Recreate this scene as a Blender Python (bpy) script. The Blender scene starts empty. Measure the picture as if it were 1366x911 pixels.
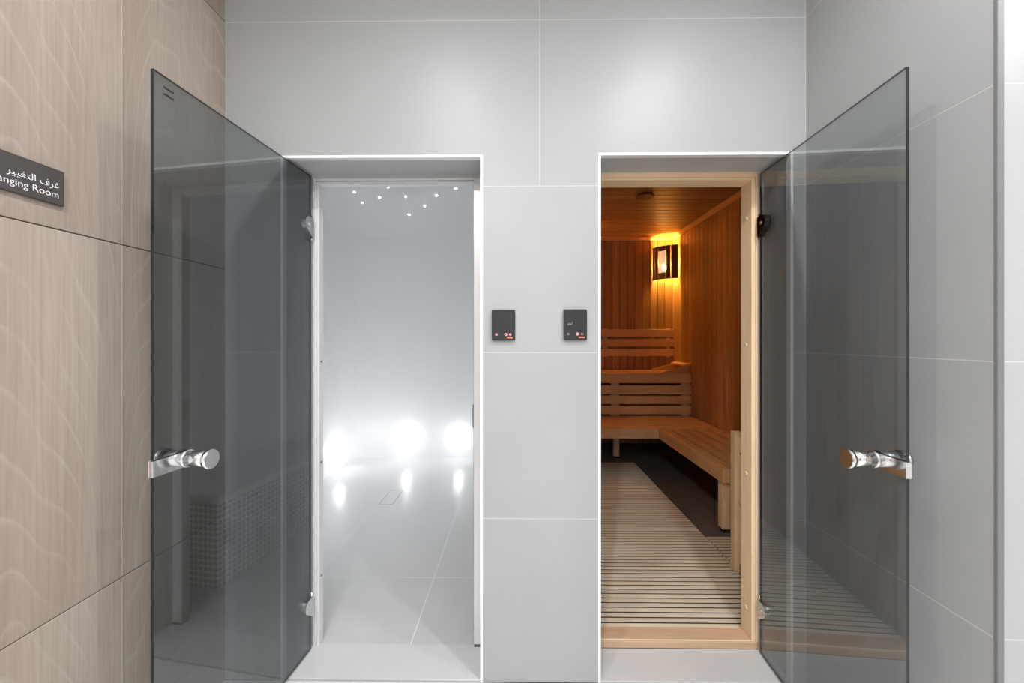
import bpy, bmesh, math, random
from mathutils import Vector, Matrix

S = bpy.context.scene
C = S.collection
random.seed(7)
PI = math.pi

# ------------------------------------------------------------------ camera
cam_d = bpy.data.cameras.new('camera')
cam = bpy.data.objects.new('camera', cam_d)
C.objects.link(cam)
cam.location = (0, 0, 1.21)
cam.rotation_euler = (PI / 2, 0, math.radians(.65))
cam_d.sensor_width = 36
cam_d.lens = 535 / 1366 * 36
cam_d.shift_y = -3.5 / 1366
cam_d.clip_start = .02
S.camera = cam

# ------------------------------------------------------------------ world, exposure
w = bpy.data.worlds.new('world')
S.world = w
w.use_nodes = True
w.node_tree.nodes['Background'].inputs[0].default_value = (.8, .85, .9, 1)
w.node_tree.nodes['Background'].inputs[1].default_value = .05
S.view_settings.view_transform = 'Standard'
S.view_settings.look = 'None'
S.view_settings.gamma = 1
S.view_settings.use_curve_mapping = False
S.view_settings.exposure = 0.32
S.cycles.volume_bounces = 8
S.cycles.max_bounces = 14
S.cycles.diffuse_bounces = 6

# light levels (each lamp's own light is made in its builder)
DOWNLIGHT_W = 70
SAUNA_LAMP_W = 155
STEAM_LED_W = 3.3
STEAM_DENSITY = .58

# key planes (metres)
W = 1.415      # face of the tiled front wall
F = 1.569      # front of the door frames
R = 1.650      # inner side of the front wall
XL = -1.035    # face of the wood wall
XR = 1.012     # face of the tiled side wall
YR = .857      # where that side wall turns the corner
CEIL = 2.70
SX0, SX1, SYB, SZ = .31, 1.82, 4.68, 2.40       # sauna inside
TX0, TX1, TYB, TZ = -1.66, .20, 4.07, 2.25      # steam room inside


# ------------------------------------------------------------------ material helpers
def mat(name, col, rough=.5, metal=0.0, spec=.5, emit=None, es=0.0):
    m = bpy.data.materials.new(name)
    m.use_nodes = True
    b = m.node_tree.nodes['Principled BSDF']
    b.inputs['Base Color'].default_value = (*col, 1)
    b.inputs['Roughness'].default_value = rough
    b.inputs['Metallic'].default_value = metal
    b.inputs['Specular IOR Level'].default_value = spec
    if emit:
        b.inputs['Emission Color'].default_value = (*emit, 1)
        b.inputs['Emission Strength'].default_value = es
    return m


def nd(m, t, **kw):
    n = m.node_tree.nodes.new(t)
    for k, v in kw.items():
        setattr(n, k, v)
    return n


def lk(m, a, b):
    m.node_tree.links.new(a, b)


def coords(m, scale, loc=(0, 0, 0), kind='Object'):
    tc = nd(m, 'ShaderNodeTexCoord')
    mp = nd(m, 'ShaderNodeMapping')
    mp.inputs['Scale'].default_value = scale
    mp.inputs['Location'].default_value = loc
    lk(m, tc.outputs[kind], mp.inputs[0])
    return mp.outputs[0]


def ramp(m, fac, stops):
    r = nd(m, 'ShaderNodeValToRGB')
    e = r.color_ramp.elements
    while len(e) > len(stops):
        e.remove(e[-1])
    while len(e) < len(stops):
        e.new(.5)
    for i, (p, c) in enumerate(stops):
        e[i].position = p
        e[i].color = (*c, 1)
    lk(m, fac, r.inputs[0])
    return r.outputs[0]


def noise(m, vec, scale, detail=4, rough=.55, dist=0.0):
    n = nd(m, 'ShaderNodeTexNoise')
    n.inputs['Scale'].default_value = scale
    n.inputs['Detail'].default_value = detail
    n.inputs['Roughness'].default_value = rough
    n.inputs['Distortion'].default_value = dist
    lk(m, vec, n.inputs['Vector'])
    return n.outputs['Fac']


def mixc(m, a, b, fac, mode='MIX'):
    x = nd(m, 'ShaderNodeMix', data_type='RGBA', blend_type=mode)
    if isinstance(fac, (int, float)):
        x.inputs['Factor'].default_value = fac
    else:
        lk(m, fac, x.inputs['Factor'])
    for i, v in ((6, a), (7, b)):
        if isinstance(v, tuple):
            x.inputs[i].default_value = (*v, 1)
        else:
            lk(m, v, x.inputs[i])
    return x.outputs[2]


def setbase(m, sock):
    lk(m, sock, m.node_tree.nodes['Principled BSDF'].inputs['Base Color'])


def bump(m, sock, strength=.1, dist=.002):
    b = nd(m, 'ShaderNodeBump')
    b.inputs['Strength'].default_value = strength
    b.inputs['Distance'].default_value = dist
    lk(m, sock, b.inputs['Height'])
    lk(m, b.outputs[0], m.node_tree.nodes['Principled BSDF'].inputs['Normal'])


def tile_mat(name, col, rough=.35, var=.05):
    m = mat(name, col, rough)
    v = coords(m, (1, 1, 1))
    n = noise(m, v, 3.0, 6, .6)
    a = tuple(c * (1 - var) for c in col)
    b = tuple(min(1, c * (1 + var)) for c in col)
    setbase(m, ramp(m, n, [(.3, a), (.7, b)]))
    return m


def wood_mat(name, dark, light, axis, rough=.5, grain=1.0, rnd=.25):
    """plain sauna timber; the grain runs along `axis` (0, 1 or 2); tone differs from board to board"""
    m = mat(name, light, rough, spec=.3)
    sc = [22, 22, 22]
    sc[axis] = 1.1
    tc = nd(m, 'ShaderNodeTexCoord')
    oi = nd(m, 'ShaderNodeObjectInfo')
    ad = nd(m, 'ShaderNodeVectorMath', operation='MULTIPLY_ADD')
    cb = nd(m, 'ShaderNodeCombineXYZ')
    for i in range(3):
        lk(m, oi.outputs['Random'], cb.inputs[i])
    ad.inputs[1].default_value = (9, 9, 9)
    lk(m, cb.outputs[0], ad.inputs[0])
    lk(m, tc.outputs['Object'], ad.inputs[2])
    mp = nd(m, 'ShaderNodeMapping')
    mp.inputs['Scale'].default_value = sc
    lk(m, ad.outputs[0], mp.inputs[0])
    n1 = noise(m, mp.outputs[0], 1.2, 5, .6, .6)
    n2 = noise(m, mp.outputs[0], 6.0, 3, .5)
    c1 = ramp(m, n1, [(.25, dark), (.75, light)])
    c2 = mixc(m, c1, tuple(d * .7 for d in dark), .0)
    r2 = ramp(m, n2, [(.35, (.86, .84, .82)), (.6, (1, 1, 1))])
    c3 = mixc(m, c2, r2, grain, 'MULTIPLY')
    mr = nd(m, 'ShaderNodeMapRange')
    mr.inputs['To Min'].default_value = 1 - rnd
    mr.inputs['To Max'].default_value = 1 + rnd * .4
    lk(m, oi.outputs['Random'], mr.inputs['Value'])
    hs = nd(m, 'ShaderNodeHueSaturation')
    lk(m, mr.outputs[0], hs.inputs['Value'])
    lk(m, c3, hs.inputs['Color'])
    setbase(m, hs.outputs[0])
    return m


# grey wall tile, grout, white trims
M_TILE = tile_mat('pale_grey_tile', (.385, .385, .383), .42, .03)
M_GROUT = mat('pale_grout', (.58, .58, .57), .7)
M_PLASTER = mat('grey_plaster', (.47, .47, .467), .6)
M_TILEWHITE = tile_mat('white_wall_tile', (.40, .40, .40), .4, .02)
M_WHITE = mat('white_paint', (.78, .78, .78), .55)
M_TRIM = mat('white_trim', (.86, .86, .86), .3)
M_GREYTRIM = mat('grey_aluminium_trim', (.17, .17, .172), .5)
M_SILL = tile_mat('white_sill_stone', (.58, .58, .58), .3, .02)
M_FLOOR = tile_mat('light_floor_tile', (.72, .72, .715), .3, .03)

# veneer-look wall panels with a cathedral grain
M_VENEER = mat('pale_oak_veneer', (.45, .36, .29), .42, spec=.35)
m = M_VENEER
oi = nd(m, 'ShaderNodeObjectInfo')
tc = nd(m, 'ShaderNodeTexCoord')
cb = nd(m, 'ShaderNodeCombineXYZ')
lk(m, oi.outputs['Random'], cb.inputs[1])
lk(m, oi.outputs['Random'], cb.inputs[2])
ad = nd(m, 'ShaderNodeVectorMath', operation='MULTIPLY_ADD')
ad.inputs[1].default_value = (0, .35, 1.3)
lk(m, cb.outputs[0], ad.inputs[0])
lk(m, tc.outputs['Object'], ad.inputs[2])


def mth(op, a, b=None, c=None):
    n_ = nd(M_VENEER, 'ShaderNodeMath', operation=op)
    for i_, v_ in enumerate((a, b, c)):
        if v_ is None:
            continue
        if isinstance(v_, (int, float)):
            n_.inputs[i_].default_value = v_
        else:
            lk(M_VENEER, v_, n_.inputs[i_])
    return n_.outputs[0]


mp = nd(m, 'ShaderNodeMapping')
mp.inputs['Scale'].default_value = (1, 1, .15)
lk(m, ad.outputs[0], mp.inputs[0])
big = noise(m, mp.outputs[0], 5.0, 1, .4, .1)
sx = nd(m, 'ShaderNodeSeparateXYZ')
lk(m, tc.outputs['Object'], sx.inputs[0])
# distance from a slightly tilted trunk axis: its level lines are the arches and flanks of flat-sawn grain
dy = mth('ADD', mth('SUBTRACT', sx.outputs[1], .19), mth('MULTIPLY', mth('SUBTRACT', big, .5), .30))
dz = mth('ADD', mth('MULTIPLY', sx.outputs[2], .26), mth('MULTIPLY', oi.outputs['Random'], .12))
rr = mth('SQRT', mth('ADD', mth('MULTIPLY', dy, dy), mth('MULTIPLY', dz, dz)))
wob = noise(m, mp.outputs[0], 12, 1.5, .5)
ph = mth('ADD', mth('MULTIPLY', rr, 30), mth('MULTIPLY', wob, .9))
fr = nd(m, 'ShaderNodeMath', operation='FRACT')
lk(m, ph, fr.inputs[0])
lines = ramp(m, fr.outputs[0], [(0, (0, 0, 0)), (.80, (.10, .10, .10)), (.93, (1, 1, 1)), (1, (0, 0, 0))])
mp2 = nd(m, 'ShaderNodeMapping')
mp2.inputs['Scale'].default_value = (1, 60, 1.6)
lk(m, ad.outputs[0], mp2.inputs[0])
fine = noise(m, mp2.outputs[0], 2.2, 5, .65)
tone = ramp(m, big, [(.3, (.36, .285, .236)), (.7, (.47, .39, .335))])
tone = mixc(m, tone, ramp(m, fine, [(.3, (.84, .825, .805)), (.65, (1.02, 1.02, 1.02))]), 1.0, 'MULTIPLY')
lf = nd(m, 'ShaderNodeMath', operation='MULTIPLY')
lk(m, mth('MULTIPLY', ramp(m, noise(m, mp.outputs[0], 9, 2), [(.35, (.03, .03, .03)), (.65, (.34, .34, .34))]), 1.0), lf.inputs[1])
lk(m, lines, lf.inputs[0])
setbase(m, mixc(m, tone, (.62, .54, .48), lf.outputs[0]))
bump(m, lines, .12, .001)
M_JOINT = mat('dark_joint', (.06, .045, .035), .8)

# timbers
M_WALLW = wood_mat('hemlock_cladding', (.44, .25, .10), (.64, .385, .175), 2, .45, 1, .3)
M_CEILW = wood_mat('hemlock_ceiling_board', (.46, .26, .105), (.62, .37, .165), 0, .45, 1, .2)
M_BENCHX = wood_mat('bench_board', (.78, .47, .21), (.88, .57, .29), 0, .5, 1, .14)
M_BENCHY = wood_mat('bench_board_lengthwise', (.78, .47, .21), (.88, .57, .29), 1, .5, 1, .14)
M_BENCHZ = wood_mat('bench_post_timber', (.86, .62, .36), (.93, .72, .45), 2, .5, 1, .1)
M_FRAMEZ = wood_mat('alder_frame_upright', (.88, .65, .41), (.94, .74, .50), 2, .42, .6, .06)
M_FRAMEX = wood_mat('alder_frame_cross', (.88, .63, .38), (.94, .72, .47), 0, .42, .6, .06)
M_THRESH = wood_mat('worn_threshold_board', (.58, .38, .245), (.70, .48, .33), 0, .5, .8, .02)
M_SLAT = wood_mat('cream_mat_slat', (.74, .64, .49), (.85, .76, .61), 0, .55, .8, .12)
M_LAMPSLAT = wood_mat('dark_lamp_slat', (.16, .07, .02), (.24, .11, .035), 2, .5, 1, .1)
M_CORD = mat('rubber_and_gap_shade', (.012, .012, .012), .7)  # rubber feet and drain channel; also the painted shade between mat slats
M_BACKING = mat('dark_backing', (.03, .017, .01), .9)
M_DARKTILE = tile_mat('dark_floor_tile', (.14, .12, .113), .35, .12)
M_DARKGROUT = mat('brown_grey_grout', (.30, .265, .245), .8)

# metals, glass, blacks
M_CHROME = mat('brushed_chrome', (.80, .80, .80), .16, 1.0)
M_SATIN = mat('satin_steel', (.86, .86, .86), .14, 1.0)
M_CHROMEDARK = mat('chrome_dark_reflection', (.10, .10, .10), .12, 1.0)  # darkened chrome: a dark reflection put into the base colour
M_ALU = mat('white_aluminium', (.74, .74, .745), .32, .15)
M_ALUDARK = mat('grey_rebate', (.30, .30, .305), .4, .2)
M_EDGE = mat('dark_glass_edge', (.014, .014, .015), .12)
M_BLACK = mat('black_panel_glass', (.018, .018, .018), .16)
M_PANELBODY = mat('grey_panel_body', (.34, .34, .34), .4)
M_SCREW = mat('screw_steel', (.16, .16, .16), .35, .8)
M_SIGN = mat('charcoal_sign', (.078, .066, .063), .45)
M_LETTER = mat('white_letter', (.90, .90, .93), .5)
M_STAMP = mat('etched_mark', (.004, .004, .004), .6)
M_SEAL = mat('clear_seal', (.88, .74, .48), .25)
M_ICON = mat('pink_icon', (.3, .1, .1), .5, emit=(1, .52, .55), es=.85)
M_ICONDIM = mat('dim_icon', (.1, .06, .06), .5, emit=(.75, .42, .42), es=.28)
M_ORANGE = mat('orange_print', (.85, .22, .10), .5, emit=(1, .25, .12), es=.35)
M_GREYPRINT = mat('grey_print', (.45, .45, .45), .5)

# smoked glass: tinted see-through plus mirror reflection by Fresnel, the same from both sides of each face
def glass_mat(name, tint):
    m = bpy.data.materials.new(name)
    m.use_nodes = True
    m.node_tree.nodes.clear()
    out = nd(m, 'ShaderNodeOutputMaterial')
    tr = nd(m, 'ShaderNodeBsdfTransparent')
    tr.inputs[0].default_value = (*tint, 1)
    gl = nd(m, 'ShaderNodeBsdfGlossy')
    gl.inputs['Roughness'].default_value = 0.0
    gl.inputs['Color'].default_value = (1, 1, 1, 1)
    ge = nd(m, 'ShaderNodeNewGeometry')
    mr = nd(m, 'ShaderNodeMapRange')
    mr.inputs['To Min'].default_value = 1.75
    mr.inputs['To Max'].default_value = 1 / 1.75
    lk(m, ge.outputs['Backfacing'], mr.inputs['Value'])
    fn = nd(m, 'ShaderNodeFresnel')
    lk(m, mr.outputs[0], fn.inputs['IOR'])
    mx = nd(m, 'ShaderNodeMixShader')
    lk(m, fn.outputs[0], mx.inputs[0])
    lk(m, tr.outputs[0], mx.inputs[1])
    lk(m, gl.outputs[0], mx.inputs[2])
    lk(m, mx.outputs[0], out.inputs['Surface'])
    return m


M_GLASS_DARK = glass_mat('dark_smoked_glass', (.575, .602, .615))
M_GLASS = glass_mat('grey_smoked_glass', (.735, .758, .768))

# steam room
M_STEAMWALL = tile_mat('white_steam_wall', (.84, .85, .86), .25, .02)
M_STEAMFLOOR = tile_mat('wet_pale_floor_tile', (.52, .52, .52), .28, .05)
M_STEAMGROUT = mat('white_floor_grout', (.82, .82, .82), .5)
M_MOSAIC = mat('white_mosaic', (.5, .5, .5), .25)
m = M_MOSAIC
br = nd(m, 'ShaderNodeTexBrick')
br.offset = 0
br.inputs['Color1'].default_value = (.26, .27, .28, 1)
br.inputs['Color2'].default_value = (.32, .33, .34, 1)
br.inputs['Mortar'].default_value = (.85, .85, .85, 1)
br.inputs['Scale'].default_value = 1
br.inputs['Mortar Size'].default_value = .0045
br.inputs['Brick Width'].default_value = .028
br.inputs['Row Height'].default_value = .028
tc = nd(m, 'ShaderNodeTexCoord')
sp = nd(m, 'ShaderNodeSeparateXYZ')
lk(m, tc.outputs['Object'], sp.inputs[0])
ax = nd(m, 'ShaderNodeMath', operation='ADD')
lk(m, sp.outputs[0], ax.inputs[0])
lk(m, sp.outputs[1], ax.inputs[1])
cb = nd(m, 'ShaderNodeCombineXYZ')
lk(m, ax.outputs[0], cb.inputs[0])
lk(m, sp.outputs[2], cb.inputs[1])
lk(m, cb.outputs[0], br.inputs['Vector'])
setbase(m, br.outputs[0])
M_LED = mat('white_led_lens', (1, 1, 1), .4, emit=(.95, .98, 1), es=30)
M_STAR = mat('star_point', (1, 1, 1), .4, emit=(.8, .95, 1), es=90)
M_DOWN = mat('downlight_lens', (1, 1, 1), .4, emit=(1, .98, .95), es=12)
M_BULB = mat('lamp_bulb', (1, 1, 1), .4, emit=(1, .90, .72), es=14)

M_GLOWPANE = bpy.data.materials.new('self_glowing_pane')  # added pane; its emission paints a whitish glow behind the lamp mesh
m = M_GLOWPANE
m.use_nodes = True
m.node_tree.nodes.clear()
out = nd(m, 'ShaderNodeOutputMaterial')
tr = nd(m, 'ShaderNodeBsdfTransparent')
tr.inputs[0].default_value = (.30, .30, .30, 1)
em = nd(m, 'ShaderNodeEmission')
em.inputs['Color'].default_value = (1, .93, .84, 1)
em.inputs['Strength'].default_value = .45
ads = nd(m, 'ShaderNodeAddShader')
lk(m, tr.outputs[0], ads.inputs[0])
lk(m, em.outputs[0], ads.inputs[1])
lk(m, ads.outputs[0], out.inputs['Surface'])

M_STEAM = bpy.data.materials.new('steam')
m = M_STEAM
m.use_nodes = True
m.node_tree.nodes.clear()
out = nd(m, 'ShaderNodeOutputMaterial')
vs = nd(m, 'ShaderNodeVolumeScatter')
vs.inputs['Color'].default_value = (.98, .99, 1, 1)
vs.inputs['Density'].default_value = STEAM_DENSITY
vs.inputs['Anisotropy'].default_value = .15
lk(m, vs.outputs[0], out.inputs['Volume'])


# ------------------------------------------------------------------ object helpers
def bx(bm, x0, x1, y0, y1, z0, z1, bev=0.0, mi=0):
    r = bmesh.ops.create_cube(bm, size=1, matrix=Matrix.Translation(((x0 + x1) / 2, (y0 + y1) / 2, (z0 + z1) / 2))
                              @ Matrix.Diagonal((x1 - x0, y1 - y0, z1 - z0, 1)))
    vs_ = r['verts']
    fs = set(f for v in vs_ for f in v.link_faces)
    for f in fs:
        f.material_index = mi
    if bev:
        es = list({e for v in vs_ for e in v.link_edges})
        bmesh.ops.bevel(bm, geom=es, offset=bev, segments=1, affect='EDGES', clamp_overlap=True)
    return bm


def cyl(bm, p, q, r, r2=None, seg=24, bev=0.0):
    p, q = Vector(p), Vector(q)
    d = q - p
    mtx = Matrix.Translation((p + q) / 2) @ d.to_track_quat('Z', 'Y').to_matrix().to_4x4()
    res = bmesh.ops.create_cone(bm, cap_ends=True, segments=seg, radius1=r, radius2=r if r2 is None else r2,
                                depth=d.length, matrix=mtx)
    if bev:
        es = [e for e in {e for v in res['verts'] for e in v.link_edges}
              if any(len(f.verts) > 4 for f in e.link_faces)]
        bmesh.ops.bevel(bm, geom=es, offset=bev, segments=2, affect='EDGES')
    return bm


def prism(bm, pts, fn, d0, d1):
    """polygon pts (u, v) extruded from depth d0 to d1; fn(u, v, d) gives the point"""
    a = [bm.verts.new(fn(u, v, d0)) for u, v in pts]
    b = [bm.verts.new(fn(u, v, d1)) for u, v in pts]
    bm.faces.new(a)
    bm.faces.new(list(reversed(b)))
    n = len(pts)
    for i in range(n):
        bm.faces.new((a[i], b[i], b[(i + 1) % n], a[(i + 1) % n]))
    bmesh.ops.recalc_face_normals(bm, faces=bm.faces)
    return bm


def NB():
    return bmesh.new()


def mesh_of(bm, name, mats, smooth=False):
    me = bpy.data.meshes.new(name)
    bm.to_mesh(me)
    bm.free()
    for mm in (mats if isinstance(mats, (list, tuple)) else [mats]):
        me.materials.append(mm)
    if smooth:
        for p in me.polygons:
            p.use_smooth = len(p.vertices) <= 4
    return me


def place(name, me, parent=None, loc=(0, 0, 0), label=None):
    o = bpy.data.objects.new(name, me)
    C.objects.link(o)
    o.location = loc
    if parent is not None:
        o.parent = parent
    if label:
        o['label'] = label
    return o


def obj(name, bm, mats, parent=None, loc=(0, 0, 0), smooth=False, label=None, shift=None):
    """one mesh object; shift=P when the shape is given in world coordinates and the parent stands at P"""
    if shift is not None:
        bmesh.ops.translate(bm, verts=bm.verts, vec=-Vector(shift))
    return place(name, mesh_of(bm, name, mats, smooth), parent, loc, label)


def tag(o, label, cat, group=None, kind=None):
    o['label'] = label
    o['category'] = cat
    if group:
        o['group'] = group
    if kind:
        o['kind'] = kind
    return o


def thing(name, label, cat, loc=(0, 0, 0), rz=0.0, group=None, kind=None):
    o = bpy.data.objects.new(name, None)
    C.objects.link(o)
    o.empty_display_size = .1
    o.location = loc
    o.rotation_euler = (0, 0, rz)
    return tag(o, label, cat, group, kind)


def struct(name, bm, mats, label, cat):
    return tag(obj(name, bm, mats), label, cat, kind='structure')


def cut(rect, holes):
    """cells of rect = (u0, u1, v0, v1) left over outside the holes"""
    u0, u1, v0, v1 = rect
    us = sorted({u0, u1} | {h[i] for h in holes for i in (0, 1) if u0 < h[i] < u1})
    vs2 = sorted({v0, v1} | {h[i] for h in holes for i in (2, 3) if v0 < h[i] < v1})
    cells = []
    for a, b in zip(us, us[1:]):
        for c, d in zip(vs2, vs2[1:]):
            mu, mv = (a + b) / 2, (c + d) / 2
            if not any(h[0] < mu < h[1] and h[2] < mv < h[3] for h in holes):
                cells.append((a, b, c, d))
    return cells


def slab(bm, cells, fn, d0, d1):
    """cells joined to one plate between depths d0 and d1"""
    vd = {}

    def V(u, v):
        k = (round(u, 5), round(v, 5))
        if k not in vd:
            vd[k] = bm.verts.new(fn(u, v, d0))
        return vd[k]
    fs = [bm.faces.new((V(a, c), V(b, c), V(b, d), V(a, d))) for a, b, c, d in cells]
    r = bmesh.ops.extrude_face_region(bm, geom=fs)
    dv = Vector(fn(0, 0, d1)) - Vector(fn(0, 0, d0))
    vv = [g for g in r['geom'] if isinstance(g, bmesh.types.BMVert)]
    bmesh.ops.translate(bm, verts=vv, vec=dv)
    bmesh.ops.recalc_face_normals(bm, faces=bm.faces)
    return bm


def tiles(parent, us, vs2, holes, fn, d0, d1, mtl, gap=.0014, name='tile'):
    for a, b in zip(us, us[1:]):
        for c, d in zip(vs2, vs2[1:]):
            cells = cut((a + gap, b - gap, c + gap, d - gap), holes)
            if not cells:
                continue
            o = obj(name, slab(NB(), cells, fn, d0, d1), mtl, parent)


FXZ = lambda u, v, d: (u, d, v)      # plane facing -Y
FYZ = lambda u, v, d: (d, u, v)      # plane facing +-X
FXY = lambda u, v, d: (u, v, d)      # floor

# ------------------------------------------------------------------ lobby shell
ALC_L = (-.835, -.121, -.1, 1.858)     # steam room recess
ALC_R = (.289, .965, -.1, 1.862)       # sauna recess
INN_L = (-.800, -.121, -.1, 1.841)     # inner openings, behind the recesses
INN_R = (.289, .939, -.1, 1.860)
ZS = [0, .576, 1.162, 1.749, 2.335, CEIL]

bm = NB()
slab(bm, cut((XL - .1, 1.9, 0, CEIL), [ALC_L, ALC_R]), FXZ, W + .0003, F)
wf = struct('wall_front', bm, M_GROUT, 'pale grey tiled wall with two recessed door openings', 'wall')
bm = NB()
slab(bm, cut((TX0 - .1, 2.0, 0, CEIL), [INN_L, INN_R]), FXZ, F, R)
obj('inner_layer', bm, M_PLASTER, wf)
# tiles: one upright joint above the doors only, the pillar rows are one tile wide
holes = [ALC_L, ALC_R]
tiles(wf, [XL, .082, XR], ZS[3:], holes, FXZ, W, W + .0012, M_TILE)
tiles(wf, [XL, -.47, .65, XR], ZS[:4], holes, FXZ, W, W + .0012, M_TILE)
# lining of the recesses
for (x0, x1, z0, z1), nm in ((ALC_L, 'recess_lining'), (ALC_R, 'recess_lining')):
    bm = NB()
    bx(bm, x0, x0 + .003, W + .007, F, 0, z1)
    bx(bm, x1 - .003, x1, W + .007, F, 0, z1)
    bx(bm, x0 + .003, x1 - .003, W + .007, F, z1 - .003, z1)
    obj(nm, bm, M_PLASTER, wf)

bm = NB()
bx(bm, XL - .16, XL - .005, -3.2, W + .006, 0, CEIL)
wl = struct('wall_left', bm, M_JOINT, 'wall clad in pale oak veneer panels with fine dark joints', 'wall')
for a, b in ((-1.67, -1.21), (-1.21, -.761), (-.761, -.311), (-.311, .139), (.139, .589), (.589, 1.039), (1.039, W)):
    for c, d in ((0, .585), (.585, 1.457), (1.457, 2.335), (2.335, CEIL)):
        bm = NB()
        bx(bm, -.006, 0, 0, b - a - .0016, 0, d - c - .0026, .0009)
        obj('veneer_panel', bm, M_VENEER, wl, (XL, a + .0008, c + .0013))

bm = NB()
bx(bm, XR + .0003, XR + .12, YR + .006, W + .0003, 0, CEIL)
wr = struct('wall_right', bm, M_GROUT, 'short pale grey tiled side wall behind the open sauna door', 'wall')
tiles(wr, [YR + .003, W], ZS, [], FYZ, XR, XR + .0012, M_TILE)
bm = NB()
bx(bm, XR + .006, 3.2, YR + .0003, YR + .12, 0, CEIL)
wc = struct('wall_corner', bm, M_GROUT, 'bright tiled wall that turns the corner beside the sauna', 'wall')
tiles(wc, [XR + .016, 2.2, 3.2], ZS, [], FXZ, YR, YR + .0012, M_TILEWHITE)
bm = NB()
bx(bm, XR - .002, XR + .012, YR - .004, YR + .004, 0, CEIL, .001)
struct('trim_1', bm, M_GREYTRIM, 'grey metal corner strip on the outer edge of tiled side wall', 'trim')

bm = NB()
bx(bm, XL - .16, 3.3, -3.3, -3.2, 0, CEIL)
struct('wall_back', bm, M_WHITE, 'plain white wall of the lobby', 'wall')
bm = NB()
bx(bm, 3.2, 3.3, -3.2, YR + .12, 0, CEIL)
struct('wall_far_right', bm, M_WHITE, 'plain white side wall of the lobby', 'wall')
bm = NB()
bx(bm, TX0 - .1, 3.3, -3.3, 4.9, CEIL, CEIL + .1)
struct('ceiling', bm, M_WHITE, 'white lobby ceiling with round downlights', 'ceiling')
bm = NB()
bx(bm, XL - .16, 3.3, -3.3, W, -.1, -.004)
fl = struct('floor', bm, M_GROUT, 'light tiled floor of the lobby', 'floor')
tiles(fl, [XL, -.42, .18, .78, 1.38, 1.98, 2.58, 3.2], [-3.2, -2.78, -2.18, -1.58, -.98, -.38, .22, .82, W - .003], [], FXY, -.005, 0, M_FLOOR)

# white edging and stone sills of the two recesses
for i, (x0, x1, z0, z1) in enumerate((ALC_L, ALC_R)):
    bm = NB()
    t = .009
    bx(bm, x0 - t * .2, x0 + t * .8, W - .0025, W + .02, 0, z1 - t * .8)
    bx(bm, x1 - t * .8, x1 + t * .2, W - .0025, W + .02, 0, z1 - t * .8)
    bx(bm, x0 - t * .2, x1 + t * .2, W - .0025, W + .02, z1 - t * .8, z1 + t * .2)
    struct('trim_%d' % (2 + i), bm, M_TRIM,
           ('white metal edging around the steam room recess', 'white metal edging around the sauna recess')[i], 'trim')
    bm = NB()
    bx(bm, x0, x1, W + .002, F + (.012 if i == 0 else 0), -.05, .004, .001)
    struct('trim_%d' % (4 + i), bm, M_SILL,
           ('white stone sill in front of the steam room', 'white stone sill in front of the wooden sauna threshold')[i], 'sill')


# ------------------------------------------------------------------ downlights
def downlight(x, y, label, grp, k=1.0):
    t = thing('ceiling_downlight', label, 'light', (x, y, CEIL), 0, grp)
    bm = NB()
    cyl(bm, (0, 0, -.004), (0, 0, 0), .052)
    obj('rim', bm, M_TRIM, t, smooth=True)
    bm = NB()
    cyl(bm, (0, 0, -.006), (0, 0, -.004), .038)
    obj('lens', bm, M_DOWN, t, smooth=True)
    ld = bpy.data.lights.new('downlight_lamp', 'SPOT')
    ld.energy = DOWNLIGHT_W * k
    ld.spot_size = math.radians(180)
    ld.spot_blend = 1.0
    ld.shadow_soft_size = .035
    ld.color = (.965, .985, 1)
    lo = bpy.data.objects.new('downlight_lamp', ld)
    C.objects.link(lo)
    lo.location = (0, 0, -.05)
    lo.parent = t


downlight(-.35, .45, 'round recessed ceiling downlight between the two open glass doors', None, .46)
downlight(.76, .45, 'round recessed ceiling downlight in front of the sauna door', None, .72)
for x, y, k in ((-.35, -.75, 1.7), (.76, -.75, .3), (1.95, -.75, .4), (-.35, -2.1, 1.5), (.76, -2.1, .3), (1.95, -2.1, .4), (1.95, .2, .8)):
    downlight(x, y, 'round recessed ceiling downlight further back in the lobby', 'lobby downlights', k)

# ------------------------------------------------------------------ steam room
bm = NB()
bx(bm, TX0 - .1, TX1, R, TYB + .1, -.1, -.0008)
fs_ = struct('floor_steam', bm, M_STEAMGROUT, 'wet pale tiled floor of the steam room', 'floor')
DR = (-1.013, -.904, 2.92, 3.20)
tiles(fs_, [TX0, -1.02, -.42, .18], [F + .012, 2.03, 2.63, 3.23, 3.83, TYB], [DR, (-.121, 1, 0, R), (-3, -.80, 0, R)], FXY, -.005, 0, M_STEAMFLOOR, .002)
bm = NB()
bx(bm, -.80, -.121, F + .012, R, -.1, -.0008)
obj('door_strip', bm, M_STEAMGROUT, fs_)
bm = NB()
bx(bm, TX0 - .1, TX1, TYB, TYB + .1, 0, TZ)
struct('wall_steam_back', bm, M_STEAMWALL, 'smooth white end wall inside the misty steam room', 'wall')
bm = NB()
bx(bm, TX0 - .1, TX0, R, TYB, 0, TZ)
struct('wall_steam_left', bm, M_STEAMWALL, 'smooth white side wall inside the misty steam room', 'wall')
bm = NB()
bx(bm, TX1, TX1 + .05, R, TYB + .1, -.1, CEIL)
struct('wall_partition', bm, M_STEAMWALL, 'white partition wall between steam room and sauna', 'wall')
bm = NB()
bx(bm, TX0 - .1, TX1, R, TYB + .1, TZ, TZ + .05)
struct('ceiling_steam', bm, M_STEAMWALL, 'pale steam room ceiling dotted with tiny star lights', 'ceiling')


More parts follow.
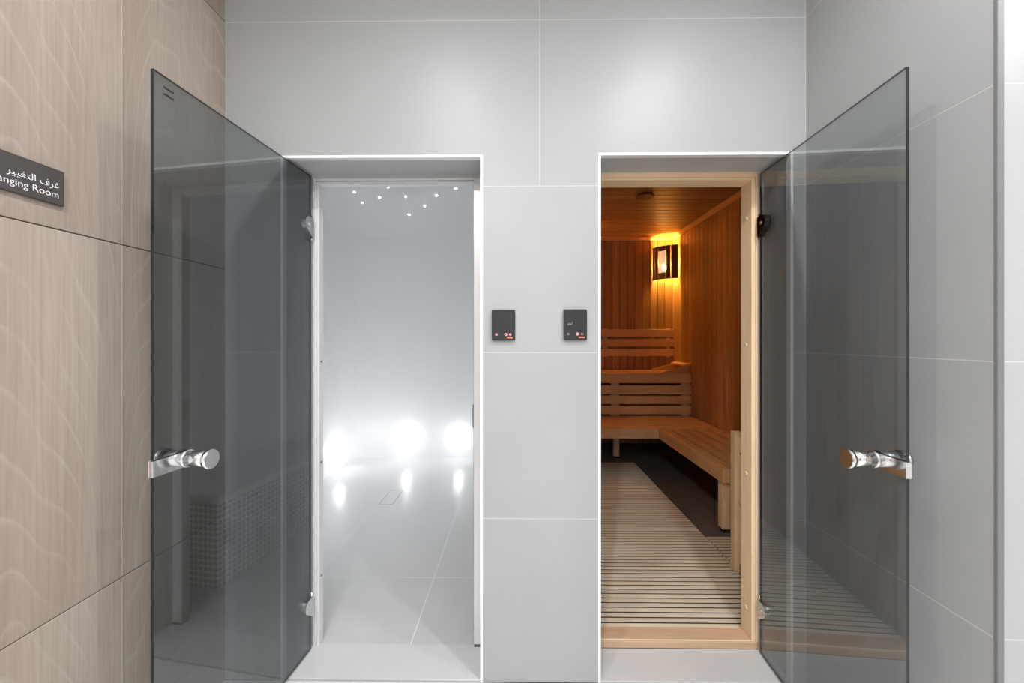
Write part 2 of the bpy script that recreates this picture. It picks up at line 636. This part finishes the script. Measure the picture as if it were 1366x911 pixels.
def steam_bench(x0, x1, y0, y1, label, seat_ov):
    t = thing('steam_bench', label, 'bench', ((x0 + x1) / 2, (y0 + y1) / 2, 0))
    bm = NB()
    bx(bm, x0, x1, y0, y1, 0, .41)
    obj('riser', bm, M_MOSAIC if seat_ov == 'r' else M_STEAMWALL, t, shift=t.location)
    ov = .012
    bm = NB()
    bx(bm, x0 - (ov if seat_ov == 'r' else 0), x1 + (ov if seat_ov == 'l' else 0), y0 - (ov if seat_ov == 'b' else 0), y1, .41, .45, .006)
    obj('seat', bm, M_STEAMWALL, t, shift=t.location)


steam_bench(-.105, TX1 - .002, 1.80, TYB - .002, 'white mosaic steam bench along the partition wall', 'r')


def steam_led(p, n, label, grp=None):
    t = thing('bench_light', label, 'light', p, 0, grp)
    n = Vector(n)
    bm = NB()
    cyl(bm, (0, 0, 0), n * .006, .032, seg=28)
    obj('rim', bm, M_TRIM, t, smooth=True)
    bm = NB()
    cyl(bm, n * .006, n * .009, .026, seg=28)
    obj('lens', bm, M_LED, t, smooth=True)
    ld = bpy.data.lights.new('bench_led', 'POINT')
    ld.energy = STEAM_LED_W
    ld.color = (.96, .985, 1)
    ld.shadow_soft_size = .03
    lo = bpy.data.objects.new('bench_led', ld)
    C.objects.link(lo)
    lo.location = n * .06
    lo.parent = t


steam_led((-1.105, TYB, .22), (0, -1, 0), 'round white light glowing low on the end wall near the floor drain')
steam_led((-.583, TYB, .22), (0, -1, 0), 'round white light glowing low on the end wall beside the mosaic bench')
steam_led((TX0, 3.62, .20), (1, 0, 0), 'round white light glowing low on the outer wall of the steam room')
steam_led((TX0, 2.3, .20), (1, 0, 0), 'added unseen white light low on the outer wall, brightening the steam room')  # extra LED outside the view, added to brighten the steam

for px, py in ((-1.15, 2.83), (-1.01, 2.94), (-0.88, 2.74), (-0.81, 2.92), (-0.58, 2.9), (-0.42, 2.77), (-0.72, 3.13), (-0.9, 3.35), (-1.18, 3.05)):
    bm = NB()
    cyl(bm, (0, 0, -.003), (0, 0, 0), .0055, seg=12)
    tag(obj('star_light', bm, M_STAR, None, (px, py, TZ)), 'tiny bluish star light in the steam room ceiling', 'light', 'star lights in the steam room ceiling')

t = thing('floor_drain', 'tile-topped rectangular floor drain with a thin dark slot around it', 'drain', ((DR[0] + DR[1]) / 2, (DR[2] + DR[3]) / 2, 0))
bm = NB()
bx(bm, DR[0], DR[1], DR[2], DR[3], -.02, -.0004)
obj('channel', bm, M_CORD, t, shift=t.location)
bm = NB()
g = .009
bx(bm, DR[0] + g, DR[1] - g, DR[2] + g, DR[3] - g, -.0004, 0)
obj('cover', bm, M_STEAMFLOOR, t, shift=t.location)

bm = NB()
bx(bm, TX0 + .012, TX1 - .004, R + .012, TYB - .012, .455, TZ - .008)
bx(bm, TX0 + .012, -.118, R + .012, TYB - .012, .002, .4545)
tag(obj('steam', bm, M_STEAM), 'thin white steam hanging in the steam room', 'steam', kind='stuff')

# frame of the steam room door
fr_ = thing('trim_6', 'slim white aluminium door frame of the steam room', 'door frame', (-.46, F, 0), kind='structure')
P = fr_.location


def alu(name, prof_boxes, mats, **kw):
    bm = NB()
    for b in prof_boxes:
        bx(bm, *b)
    return obj(name, bm, mats, fr_, shift=P, **kw)


FB = F + .035
jl = alu('jamb', [(-.800, -.791, F, FB, 0, 1.841, .001), (-.791, -.788, F + .010, FB, 0, 1.832, 0), (-.788, -.777, F, FB, 0, 1.818, .001)], M_ALU)
jr = alu('jamb', [(-.168, -.121, F + .002, FB, .012, 1.841, .001)], M_ALU)
alu('head', [(-.791, -.168, F, FB, 1.832, 1.841, .001), (-.788, -.168, F + .010, FB, 1.828, 1.832, 0), (-.788, -.168, F, FB, 1.818, 1.828, .001)], M_ALU)
bm = NB()
bx(bm, -.1695, -.1675, F + .004, FB - .002, .012, 1.817)
obj('gasket', bm, M_ALUDARK, jr, shift=P)
bm = NB()
bx(bm, -.166, -.121, F, FB, .004, .012)
obj('foot', bm, M_SCREW, jr, shift=P)
bm = NB()
bx(bm, -.1735, -.1695, F + .008, F + .03, .86, .95, .001)
obj('strike_plate', bm, M_SCREW, jr, shift=P)
for z in (1.12, .72, .27):
    bm = NB()
    cyl(bm, (-.777, F + .018, z), (-.775, F + .018, z), .005, seg=14)
    obj('screw', bm, M_SCREW, jl, shift=P, smooth=True)

# ------------------------------------------------------------------ sauna shell
bm = NB()
bx(bm, TX1 + .05, SX1 + .1, R, SYB + .1, -.1, -.004)
fsa = struct('floor_sauna', bm, M_DARKGROUT, 'dark grey tiled floor of the sauna', 'floor')
tiles(fsa, [TX1 + .05, .78, 1.38, SX1 + .1], [R, 2.03, 2.63, 3.23, 3.83, 4.43, SYB + .1], [], FXY, -.005, 0, M_DARKTILE, .0022)


def plank_mesh(wd, ln, axis, across, normal_out, th=.012, mtl=M_WALLW):
    """board with chamfered long edges: wd across, ln along"""
    ext = [0, 0, 0]
    ext[across] = wd
    ext[axis] = ln
    n_ax = 3 - axis - across
    ext[n_ax] = th
    bm = NB()
    lo = [0, 0, 0]
    hi = ext[:]
    bx(bm, lo[0], hi[0], lo[1], hi[1], lo[2], hi[2])
    es = []
    for e in bm.edges:
        a, b = e.verts[0].co, e.verts[1].co
        if abs(a[axis] - b[axis]) > ln * .5:
            es.append(e)
    bmesh.ops.bevel(bm, geom=es, offset=.0050, segments=1, affect='EDGES')
    return mesh_of(bm, 'plank', mtl)


PW = .0863
bm = NB()
bx(bm, SX1, SX1 + .1, R, SYB + .1, 0, SZ + .1)
wsr = struct('wall_sauna_right', bm, M_BACKING, 'sauna side wall of upright warm brown timber planks', 'wall')
n = int(round((SYB - R) / PW))
pw = (SYB - R) / n
me = plank_mesh(pw - .0030, SZ, 2, 1, 0)
for i in range(n):
    place('plank', me, wsr, (SX1 - .012, R + i * pw, 0))
bm = NB()
bx(bm, TX1 + .05, SX0, R, SYB + .1, 0, SZ + .1)
wsl = struct('wall_sauna_left', bm, M_BACKING, 'sauna wall of upright planks on the partition side', 'wall')
for i in range(n):
    place('plank', me, wsl, (SX0, R + i * pw, 0))
bm = NB()
bx(bm, SX0, SX1, SYB, SYB + .1, 0, SZ + .1)
wsb = struct('wall_sauna_back', bm, M_BACKING, 'sauna end wall of upright planks behind the backrest', 'wall')
n = int(round((SX1 - SX0 - .024) / PW))
pw = (SX1 - SX0 - .024) / n
me = plank_mesh(pw - .0030, SZ, 2, 0, 1)
for i in range(n):
    place('plank', me, wsb, (SX0 + .012 + i * pw, SYB - .012, 0))
bm = NB()
bx(bm, TX1 + .05, SX1 + .1, R, SYB + .1, SZ + .1, SZ + .2)
bx(bm, SX0, SX1, R, SYB, SZ, SZ + .1)
csa = struct('ceiling_sauna', bm, M_BACKING, 'sauna ceiling of narrow crosswise timber boards', 'ceiling')
n = int(round((SYB - .012 - R) / .098))
pw = (SYB - .012 - R) / n
me = plank_mesh(pw - .0040, SX1 - SX0 - .026, 0, 1, 2, mtl=M_CEILW)
for i in range(n):
    place('plank', me, csa, (SX0 + .013, R + i * pw, SZ - .012))
# cornice strips
bm = NB()
fnc = lambda u, v, d: (SX1 - .012 - u, d, SZ - .012 - v)
prism(bm, [(0, 0), (.034, 0), (.034, .008), (.010, .036), (0, .036)], fnc, R, SYB - .012)
struct('trim_7', bm, M_BENCHY, 'timber cornice strip along the sauna side wall', 'trim')
bm = NB()
fnc = lambda u, v, d: (d, SYB - .012 - u, SZ - .012 - v)
prism(bm, [(0, 0), (.034, 0), (.034, .008), (.010, .036), (0, .036)], fnc, SX0 + .012, SX1 - .046)
struct('trim_8', bm, M_BENCHX, 'timber cornice strip along the sauna end wall', 'trim')

# sauna door frame
fw = thing('trim_9', 'pale alder wood frame of the sauna door with round plugs', 'door frame', (.61, F, 0), kind='structure')
P2 = fw.location
bm = NB()
bx(bm, .289, .310, F, R, .031, 1.860, .0015)
obj('jamb', bm, M_FRAMEZ, fw, shift=P2)
bm = NB()
bx(bm, .917, .939, F + .006, R, .031, 1.830, .0012)
bx(bm, .922, .929, F + .002, F + .006, .031, 1.835, .0008)
bx(bm, .931, .939, F, F + .006, .031, 1.860, .0012)
jr2 = obj('jamb', bm, M_FRAMEZ, fw, shift=P2)
bm = NB()
bx(bm, .310, .939, F + .006, R, 1.830, 1.860, .0012)
bx(bm, .310, .931, F, F + .006, 1.840, 1.860, .0012)
hd = obj('head', bm, M_FRAMEX, fw, shift=P2)
bm = NB()
bx(bm, .310, .922, F + .003, F + .006, 1.831, 1.836)
obj('seal', bm, M_SEAL, hd, shift=P2)
bm = NB()
bx(bm, .289, .939, F, R, .004, .031, .0018)
th_ = obj('threshold', bm, M_THRESH, fw, shift=P2)
bm = NB()
bx(bm, .300, .925, F + .005, F + .010, .031, .034, .0008)
obj('seal', bm, M_SEAL, th_, shift=P2)
for z in (1.69, 1.186, .674, .14):
    bm = NB()
    cyl(bm, (.917, 1.612, z), (.9145, 1.612, z), .0085, .006, seg=18)
    obj('plug', bm, M_SEAL, jr2, shift=P2, smooth=True)


# ------------------------------------------------------------------ glass doors
def glass_door(name, hinge, tip, label, side, dark_hinge, stamp, glass):
    """leaf frame: x along the leaf from the hinge, y through it, z up; side = +1/-1 is the face towards the room"""
    d = Vector(tip) - Vector(hinge)
    L = d.length
    t = thing(name, label, 'door', (hinge[0], hinge[1], 0), math.atan2(d.y, d.x), kind='structure')
    z0, z1, th = .010, 1.842, .004
    bm = NB()
    bx(bm, .006, L, -th, th, z0, z1, mi=0)
    for f in bm.faces:
        if abs(f.normal.y) < .5:
            f.material_index = 1
    g_ = obj('glass_pane', bm, [glass, M_EDGE], t)
    # handle: strap over the free edge, two knobs
    hz, ku = .905, L - .088
    h = None
    bm = NB()
    for s in (1, -1):
        bx(bm, ku, L + .004, s * th if s > 0 else -th - .0025, th + .0025 if s > 0 else -th, hz - .019, hz + .019, .0004)
    bx(bm, L + .0002, L + .004, -th, th, hz - .019, hz + .019, .0004)
    h = obj('handle_strap', bm, M_SATIN, t, label='flat satin steel strap wrapped over the glass edge')
    for s in (1, -1):
        bm = NB()
        y = lambda v: s * (th + v)
        cyl(bm, (ku, y(.0), hz), (ku, y(.006), hz), .0225, seg=40, bev=.001)
        obj('rosette', bm, M_CHROME, h, smooth=True)
        bm = NB()
        cyl(bm, (ku, y(.006), hz), (ku, y(.056), hz), .0195, seg=40)
        kb = obj('knob', bm, M_CHROME, h, smooth=True)
        bm = NB()
        cyl(bm, (ku, y(.056), hz), (ku, y(.068), hz), .0245, seg=40, bev=.0015)
        obj('knob_cap', bm, M_SATIN, h, smooth=True)
    # hinges
    for z in (1.645, .18):
        fn_ = lambda u, v, dd: (u, dd, z + v)
        pts = []
        for k in range(15):
            a = math.radians(-60 + 170 * k / 14)
            pts.append((.028 + .026 * math.cos(a), .006 + .027 * math.sin(a)))
        pts += [(.002, .030), (.002, -.045), (.012, -.040)]
        bm = NB()
        prism(bm, pts, fn_, -th - .008, th + .008)
        hm = M_CHROMEDARK if (dark_hinge and z > 1) else M_CHROME  # upper sauna hinge is chrome too, with a dark reflection painted in
        hb = obj('hinge', bm, hm, t)
        bm = NB()
        cyl(bm, (-.001, 0, z - .052), (-.001, 0, z + .045), .0055, seg=18)
        obj('hinge_pin', bm, hm, hb, smooth=True)
        bm = NB()
        cyl(bm, (.026, side * (th + .008), z + .004), (.026, side * (th + .0105), z + .004), .007, seg=18)
        obj('hinge_screw', bm, M_SATIN, hb, smooth=True)
    if stamp:
        bm = NB()
        rnd = random.Random(3)
        for row, zz in ((0, z1 - .031), (1, z1 - .047)):
            u = L - .050
            while u < L - .024:
                wd = rnd.uniform(.0012, .0026)
                hh = rnd.uniform(.0042, .0062)
                bx(bm, u, u + wd, side * th, side * (th + .0003), zz, zz + hh)
                u += wd + .0007
        obj('etched_mark', bm, M_STAMP, g_, label='two tiny rows of dark etched print')
    return t


glass_door('door_1', (-.800, 1.553), (-.852, .928), 'open smoked glass door of the white steam room', 1, False, True, M_GLASS_DARK)
glass_door('door_2', (.936, 1.553), (.908, .942), 'open smoked glass door of the wooden sauna', -1, True, False, M_GLASS)

# ------------------------------------------------------------------ control panels
for k, (x0, x1, z0, z1, lab) in enumerate(((-.087, -.005, 1.205, 1.311, 'small black control panel with bright pink icons beside the steam room'),
                                           (.164, .246, 1.206, 1.313, 'small black control panel with dim icons beside the sauna'))):
    t = thing('control_panel', lab, 'control panel', ((x0 + x1) / 2, W, (z0 + z1) / 2), 0, 'control panels between the doors')
    w2, h2 = (x1 - x0) / 2, (z1 - z0) / 2
    bm = NB()
    bx(bm, -w2 + .003, w2 - .003, -.009, 0, -h2 + .002, h2 - .003)
    obj('housing', bm, M_PANELBODY, t)
    bm = NB()
    bx(bm, -w2, w2, -.013, -.009, -h2, h2, .0016)
    fc = obj('screen', bm, M_BLACK, t)
    ic = (M_ICON, M_ICON, M_ICON) if k == 0 else (M_ICONDIM, M_ICON, M_ICONDIM)
    for (u, r_), mm in zip(((-.0245, .0042), (.008, .0050), (.0240, .0044)), ic):
        bm = NB()
        cyl(bm, (u, -.0132, -.0325), (u, -.0130, -.0325), r_, seg=20)
        io = obj('icon', bm, mm, fc)
        bm = NB()
        cyl(bm, (u, -.0134, -.0325), (u, -.0132, -.0325), r_ * .45, seg=14)
        obj_ = obj('icon', bm, M_BLACK if k == 0 else M_ICONDIM, fc)
    bm = NB()
    rnd = random.Random(5 + k)
    u = .0125
    while u < .0325:
        wd = rnd.uniform(.0016, .003)
        bx(bm, u, u + wd, -.0133, -.0130, -.0460, -.0460 + rnd.uniform(.0034, .0046))
        u += wd + .0004
    obj('print_strip', bm, M_ORANGE, fc)
    if k == 1:
        bm = NB()
        for a, b in (((-.0265, 0), (-.013, .0005)), ((-.013, .0005), (-.0095, .0095)), ((-.0265, 0), (-.021, .006)), ((-.018, .0005), (-.0165, .0055))):
            cyl(bm, (a[0], -.0131, a[1]), (b[0], -.0131, b[1]), .0006, seg=6)
        obj('pointer_mark', bm, M_GREYPRINT, fc)

# ------------------------------------------------------------------ sign on the wood wall
t = thing('room_sign', 'charcoal wall sign reading Changing Room in Arabic and English', 'sign', (XL, .901, 1.51))
bm = NB()
bx(bm, .0, .007, -.345, 0, 0, .079, .0012)
bd = obj('plate', bm, M_SIGN, t)


def text_mesh(s, size, name):
    cu = bpy.data.curves.new(name, 'FONT')
    cu.body = s
    cu.size = size
    cu.extrude = .0002
    cu.offset = -.00012
    cu.align_x = 'RIGHT'
    cu.resolution_u = 4
    tmp = bpy.data.objects.new(name, cu)
    C.objects.link(tmp)
    bpy.context.view_layer.update()
    dg = bpy.context.evaluated_depsgraph_get()
    me_ = bpy.data.meshes.new_from_object(tmp.evaluated_get(dg))
    bpy.data.objects.remove(tmp)
    bpy.data.curves.remove(cu)
    return me_


for s, size, zz, off in (('Changing Room', .0205, .0150, .011),
                         ('\uFEAE\uFEF4\uFEF4\uFED0\uFE98\uFEDF\uFE8D \uFED1\uFEAE\uFECF', .0198, .0365, .011)):
    me_ = text_mesh(s, size, 'lettering')
    me_.materials.clear()
    me_.materials.append(M_LETTER)
    o = place('lettering', me_, bd, (.0072, -off, zz))
    o.rotation_euler = (PI / 2, 0, PI / 2)

# ------------------------------------------------------------------ sauna mats
def slat_mat(x0, x1, y0, y1, label):
    t = thing('floor_mat', label, 'floor mat', ((x0 + x1) / 2, y0, 0))
    pitch = .0322
    n_ = int((y1 - y0) / pitch)
    bm = NB()
    bx(bm, -(x1 - x0) / 2, (x1 - x0) / 2, 0, .0235, .008, .020, .0012)
    me_ = mesh_of(bm, 'slat', M_SLAT)
    for i in range(n_):
        place('slat', me_, t, (0, i * pitch, 0))
    ln = n_ * pitch - .009
    bm = NB()
    bx(bm, -(x1 - x0) / 2 + .002, (x1 - x0) / 2 - .002, .001, ln, 0, .0182)  # black sheet nearly flush with the slats, painting dark shade into the gaps
    obj('gap_shade_sheet', bm, M_CORD, t, label='black sheet added as painted shade between the slats')
    return t


slat_mat(SX0 + .03, 1.135, R + .012, 3.90, 'long cream slatted floor mat running from the sauna threshold to the benches')
slat_mat(1.142, SX1 - .015, R + .012, 2.46, 'short cream slatted floor mat under the heater guard')

# ------------------------------------------------------------------ lower bench (L-shaped)
ZB0, ZB1 = .322, .412
BX, BY = 1.266, 3.58
EY = 2.475
t = thing('sauna_bench', 'low L-shaped slatted timber bench around the sauna corner', 'bench', (BX, BY, 0))
P3 = t.location


def bb(name, box, mtl, parent=None, bev=.003, sh=None):
    bm = NB()
    bx(bm, *box, bev)
    return obj(name, bm, mtl, parent, shift=sh)


bb('fascia', (SX0 + .014, BX, BY, BY + .028, ZB0, ZB1 - .001), M_BENCHX, t, .003, P3)
bb('fascia', (BX, BX + .028, EY, BY + .028, ZB0, ZB1 - .001), M_BENCHY, t, .003, P3)
bb('fascia', (BX + .028, SX1 - .014, EY, EY + .028, ZB0, ZB1 - .001), M_BENCHX, t, .003, P3)
for a, b in ((BX + .0285, 1.347), (1.371, 1.459), (1.483, 1.571), (1.595, 1.669), (1.693, 1.806)):
    bb('slat', (a, b, EY + .0285, BY - .004, ZB1 - .034, ZB1), M_BENCHY, t, .0015, P3)
y = BY + .029
while y < 4.66:
    x_from = SX0 + .014
    x_to = SX1 - .014
    bb('slat', (x_from if y > BY + .03 else x_from, x_to, y, min(y + .098, 4.66), ZB1 - .026, ZB1), M_BENCHX, t, .003, P3)
    y += .108
for (a, b) in ((1.283, 2.515), (1.74, 2.515), (.985, 4.07), (1.74, 4.07), (.40, 4.07)):
    lg = bb('leg', (a, a + .056, b, b + .056, .020, ZB0 + .05 if a != 1.74 else ZB0), M_BENCHZ, t, .004, P3)
    bm = NB()
    bx(bm, a + .006, a + .050, b + .006, b + .050, 0, .020)
    obj('foot', bm, M_CORD, lg, shift=P3)

# ------------------------------------------------------------------ upper bench
UY = 4.165
t = thing('sauna_bench', 'high timber bench with four-board front against the sauna end wall', 'bench', (1.0, UY, ZB1))
P3 = t.location
for a, b in ((.752, .853), (.636, .729), (.535, .620), (.430, .516)):
    bb('front_board', (SX0 + .014, SX1 - .014, UY, UY + .026, a, b), M_BENCHX, t, .003, P3)
y = UY + .028
while y < 4.60:
    bb('slat', (SX0 + .014, SX1 - .014, y, min(y + .108, 4.655), .827, .853), M_BENCHX, t, .003, P3)
    y += .118
for a in (.42, .985, 1.715):
    bb('post', (a, a + .085, UY + .027, UY + .07, ZB1, .826), M_BENCHZ, t, .003, P3)

# backrest
t = thing('backrest', 'three-board timber backrest on the sauna end wall', 'backrest', (1.0, SYB - .012, 1.01))
P3 = t.location
for a, b in ((1.012, 1.095), (1.123, 1.206), (1.234, 1.322)):
    bb('board', (SX0 + .014, SX1 - .016, SYB - .06, SYB - .036, a, b), M_BENCHX, t, .003, P3)
for a in (.45, 1.0, 1.72):
    bb('batten', (a, a + .05, SYB - .0355, SYB - .013, 1.0, 1.33), M_BENCHZ, t, .002, P3)

# headrest
t = thing('headrest', 'slatted wedge headrest lying on the high bench', 'headrest', (1.66, 4.40, .853))
for ys in (4.195, 4.56):
    bm = NB()
    fnh = lambda u, v, d: (u, d, v)
    prism(bm, [(1.53, .853), (1.80, .853), (1.80, .935), (1.53, .868)], fnh, ys, ys + .022)
    obj('side', bm, M_BENCHX, t, shift=t.location)
for i in range(4):
    u0 = 1.755 + i * .069
    sl = (.935 - .868) / .27
    bm = NB()
    z_ = lambda u: .869 + (u - 1.53) * sl
    fnh = lambda u, v, d: (u, d, v)
    prism(bm, [(u0, z_(u0)), (u0 + .060, z_(u0 + .06)), (u0 + .060, z_(u0 + .06) + .016), (u0, z_(u0) + .016)], fnh, 4.185, 4.59)
    obj('slat', bm, M_BENCHY, t, shift=t.location)

# heater guard
t = thing('heater_guard', 'light timber heater guard rail standing just inside the sauna door', 'rail', (1.13, 2.06, .020))
P3 = t.location
for a, b in ((1.110, 2.05), (1.76, 2.05), (1.110, 1.70)):
    bb('post', (a, a + .045, b, b + .045, .0205, .735), M_BENCHZ, t, .003, P3)
for a, b in ((.07, .365), (.378, .622), (.635, .715)):
    bb('rail', (1.128, 1.150, 1.746, 2.049, a, b), M_FRAMEX, t, .003, P3)
    bb('rail', (1.156, 1.759, 2.062, 2.084, a, b), M_FRAMEX, t, .003, P3)

# ceiling vent
t = thing('ceiling_vent', 'round dark wooden vent disc on the sauna ceiling', 'vent', (1.045, 3.28, SZ - .012))
bm = NB()
cyl(bm, (0, 0, -.010), (0, 0, 0), .045, seg=32)
obj('neck', bm, M_LAMPSLAT, t, smooth=True)
bm = NB()
cyl(bm, (0, 0, -.026), (0, 0, -.010), .072, seg=36, bev=.003)
obj('disc', bm, M_LAMPSLAT, t, smooth=True)

# ------------------------------------------------------------------ corner lamps, the second one added out of view
def corner_lamp(label, p0, p1, out_ref, watts, detail=True):
    """slatted shade bowed across a corner from wall point p0 to wall point p1, towards out_ref"""
    p0, p1 = Vector(p0), Vector(p1)
    mid = (p0 + p1) / 2
    t = thing('corner_lamp', label, 'lamp', (mid.x, mid.y, 1.88), 0, 'slatted corner lamps')
    P = t.location
    nrm = Vector((-(p1 - p0).y, (p1 - p0).x)).normalized()
    if nrm.dot(Vector(out_ref) - mid) < 0:
        nrm = -nrm

    def arc(s):
        return p0 + (p1 - p0) * s + nrm * (.05 * 4 * s * (1 - s))

    def lamp_slat(s0, s1, z0, z1, th):
        a, b = arc(s0), arc(s1)
        q = (b - a).normalized()
        nn = Vector((-q.y, q.x))
        if nn.dot(nrm) < 0:
            nn = -nn
        pts = [(a.x, a.y), (b.x, b.y), (b.x - nn.x * th, b.y - nn.y * th), (a.x - nn.x * th, a.y - nn.y * th)]
        return prism(NB(), pts, lambda u, v, d: (u, v, d), z0, z1)

    for a, b in ((.0, .105), (.125, .262), (.582, .735), (.752, .97)):
        obj('slat', lamp_slat(a, b, 1.882, 2.258, .012), M_LAMPSLAT, t, shift=P)
    obj('end_block', lamp_slat(.280, .564, 2.200, 2.258, .012), M_SCREW, t, shift=P, label='dark block above the mesh')
    obj('end_block', lamp_slat(.280, .564, 1.882, 1.955, .012), M_SCREW, t, shift=P, label='dark block below the mesh')
    bm = NB()
    a, b = arc(.280), arc(.564)
    for i in range(13):
        p = a + (b - a) * (i / 12)
        bx(bm, p.x - .0014, p.x + .0014, p.y, p.y + .003, 1.955, 2.200)
    for i in range(25):
        z = 1.955 + .245 * i / 24
        cyl(bm, (a.x, a.y + .002, z), (b.x, b.y + .002, z), .0014, seg=4)
    obj('mesh', bm, M_CHROME, t, shift=P)
    a, b = arc(.285) - nrm * .008, arc(.559) - nrm * .008
    bm = prism(NB(), [(a.x, a.y), (b.x, b.y), (b.x - nrm.x * .002, b.y - nrm.y * .002), (a.x - nrm.x * .002, a.y - nrm.y * .002)], lambda u, v, d: (u, v, d), 1.956, 2.199)
    obj('added_glow_pane', bm, M_GLOWPANE, t, shift=P)  # added sheet that glows by itself to whiten the mesh centre
    for z in (1.905, 2.235):
        bm = NB()
        for i in range(8):
            a, b = arc(i / 8) - nrm * .02, arc((i + 1) / 8) - nrm * .02
            cyl(bm, (a.x, a.y, z), (b.x, b.y, z), .004, seg=6)
        obj('cross_rod', bm, M_LAMPSLAT, t, shift=P)
    bc = arc(.43) - nrm * .055
    bm = NB()
    bmesh.ops.create_uvsphere(bm, u_segments=20, v_segments=12, radius=.030, matrix=Matrix.Translation((bc.x, bc.y, 2.02)) @ Matrix.Diagonal((1, 1, 1.35, 1)))
    obj('bulb', bm, M_BULB, t, shift=P, smooth=True)
    bm = NB()
    cyl(bm, (bc.x, bc.y, 1.93), (bc.x, bc.y, 1.985), .016, seg=18)
    obj('socket', bm, M_SCREW, t, shift=P, smooth=True)
    ld = bpy.data.lights.new('sauna_lamp', 'POINT')
    ld.energy = watts
    ld.color = (1, .52, .09)
    ld.shadow_soft_size = .035
    lo = bpy.data.objects.new('sauna_lamp', ld)
    C.objects.link(lo)
    lo.parent = t
    lo.location = Vector((bc.x, bc.y, 2.04)) - P


corner_lamp('glowing corner lamp with dark slats and mesh centre above the headrest', (1.572, 4.655), (1.800, 4.462), (1.0, 3.0), SAUNA_LAMP_W * .58)
corner_lamp('added unseen corner lamp brightening the sauna from its partition-side corner', (.325, 4.462), (.553, 4.655), (1.0, 3.0), SAUNA_LAMP_W * 1.6)  # second lamp, added out of view to lift the light in the sauna
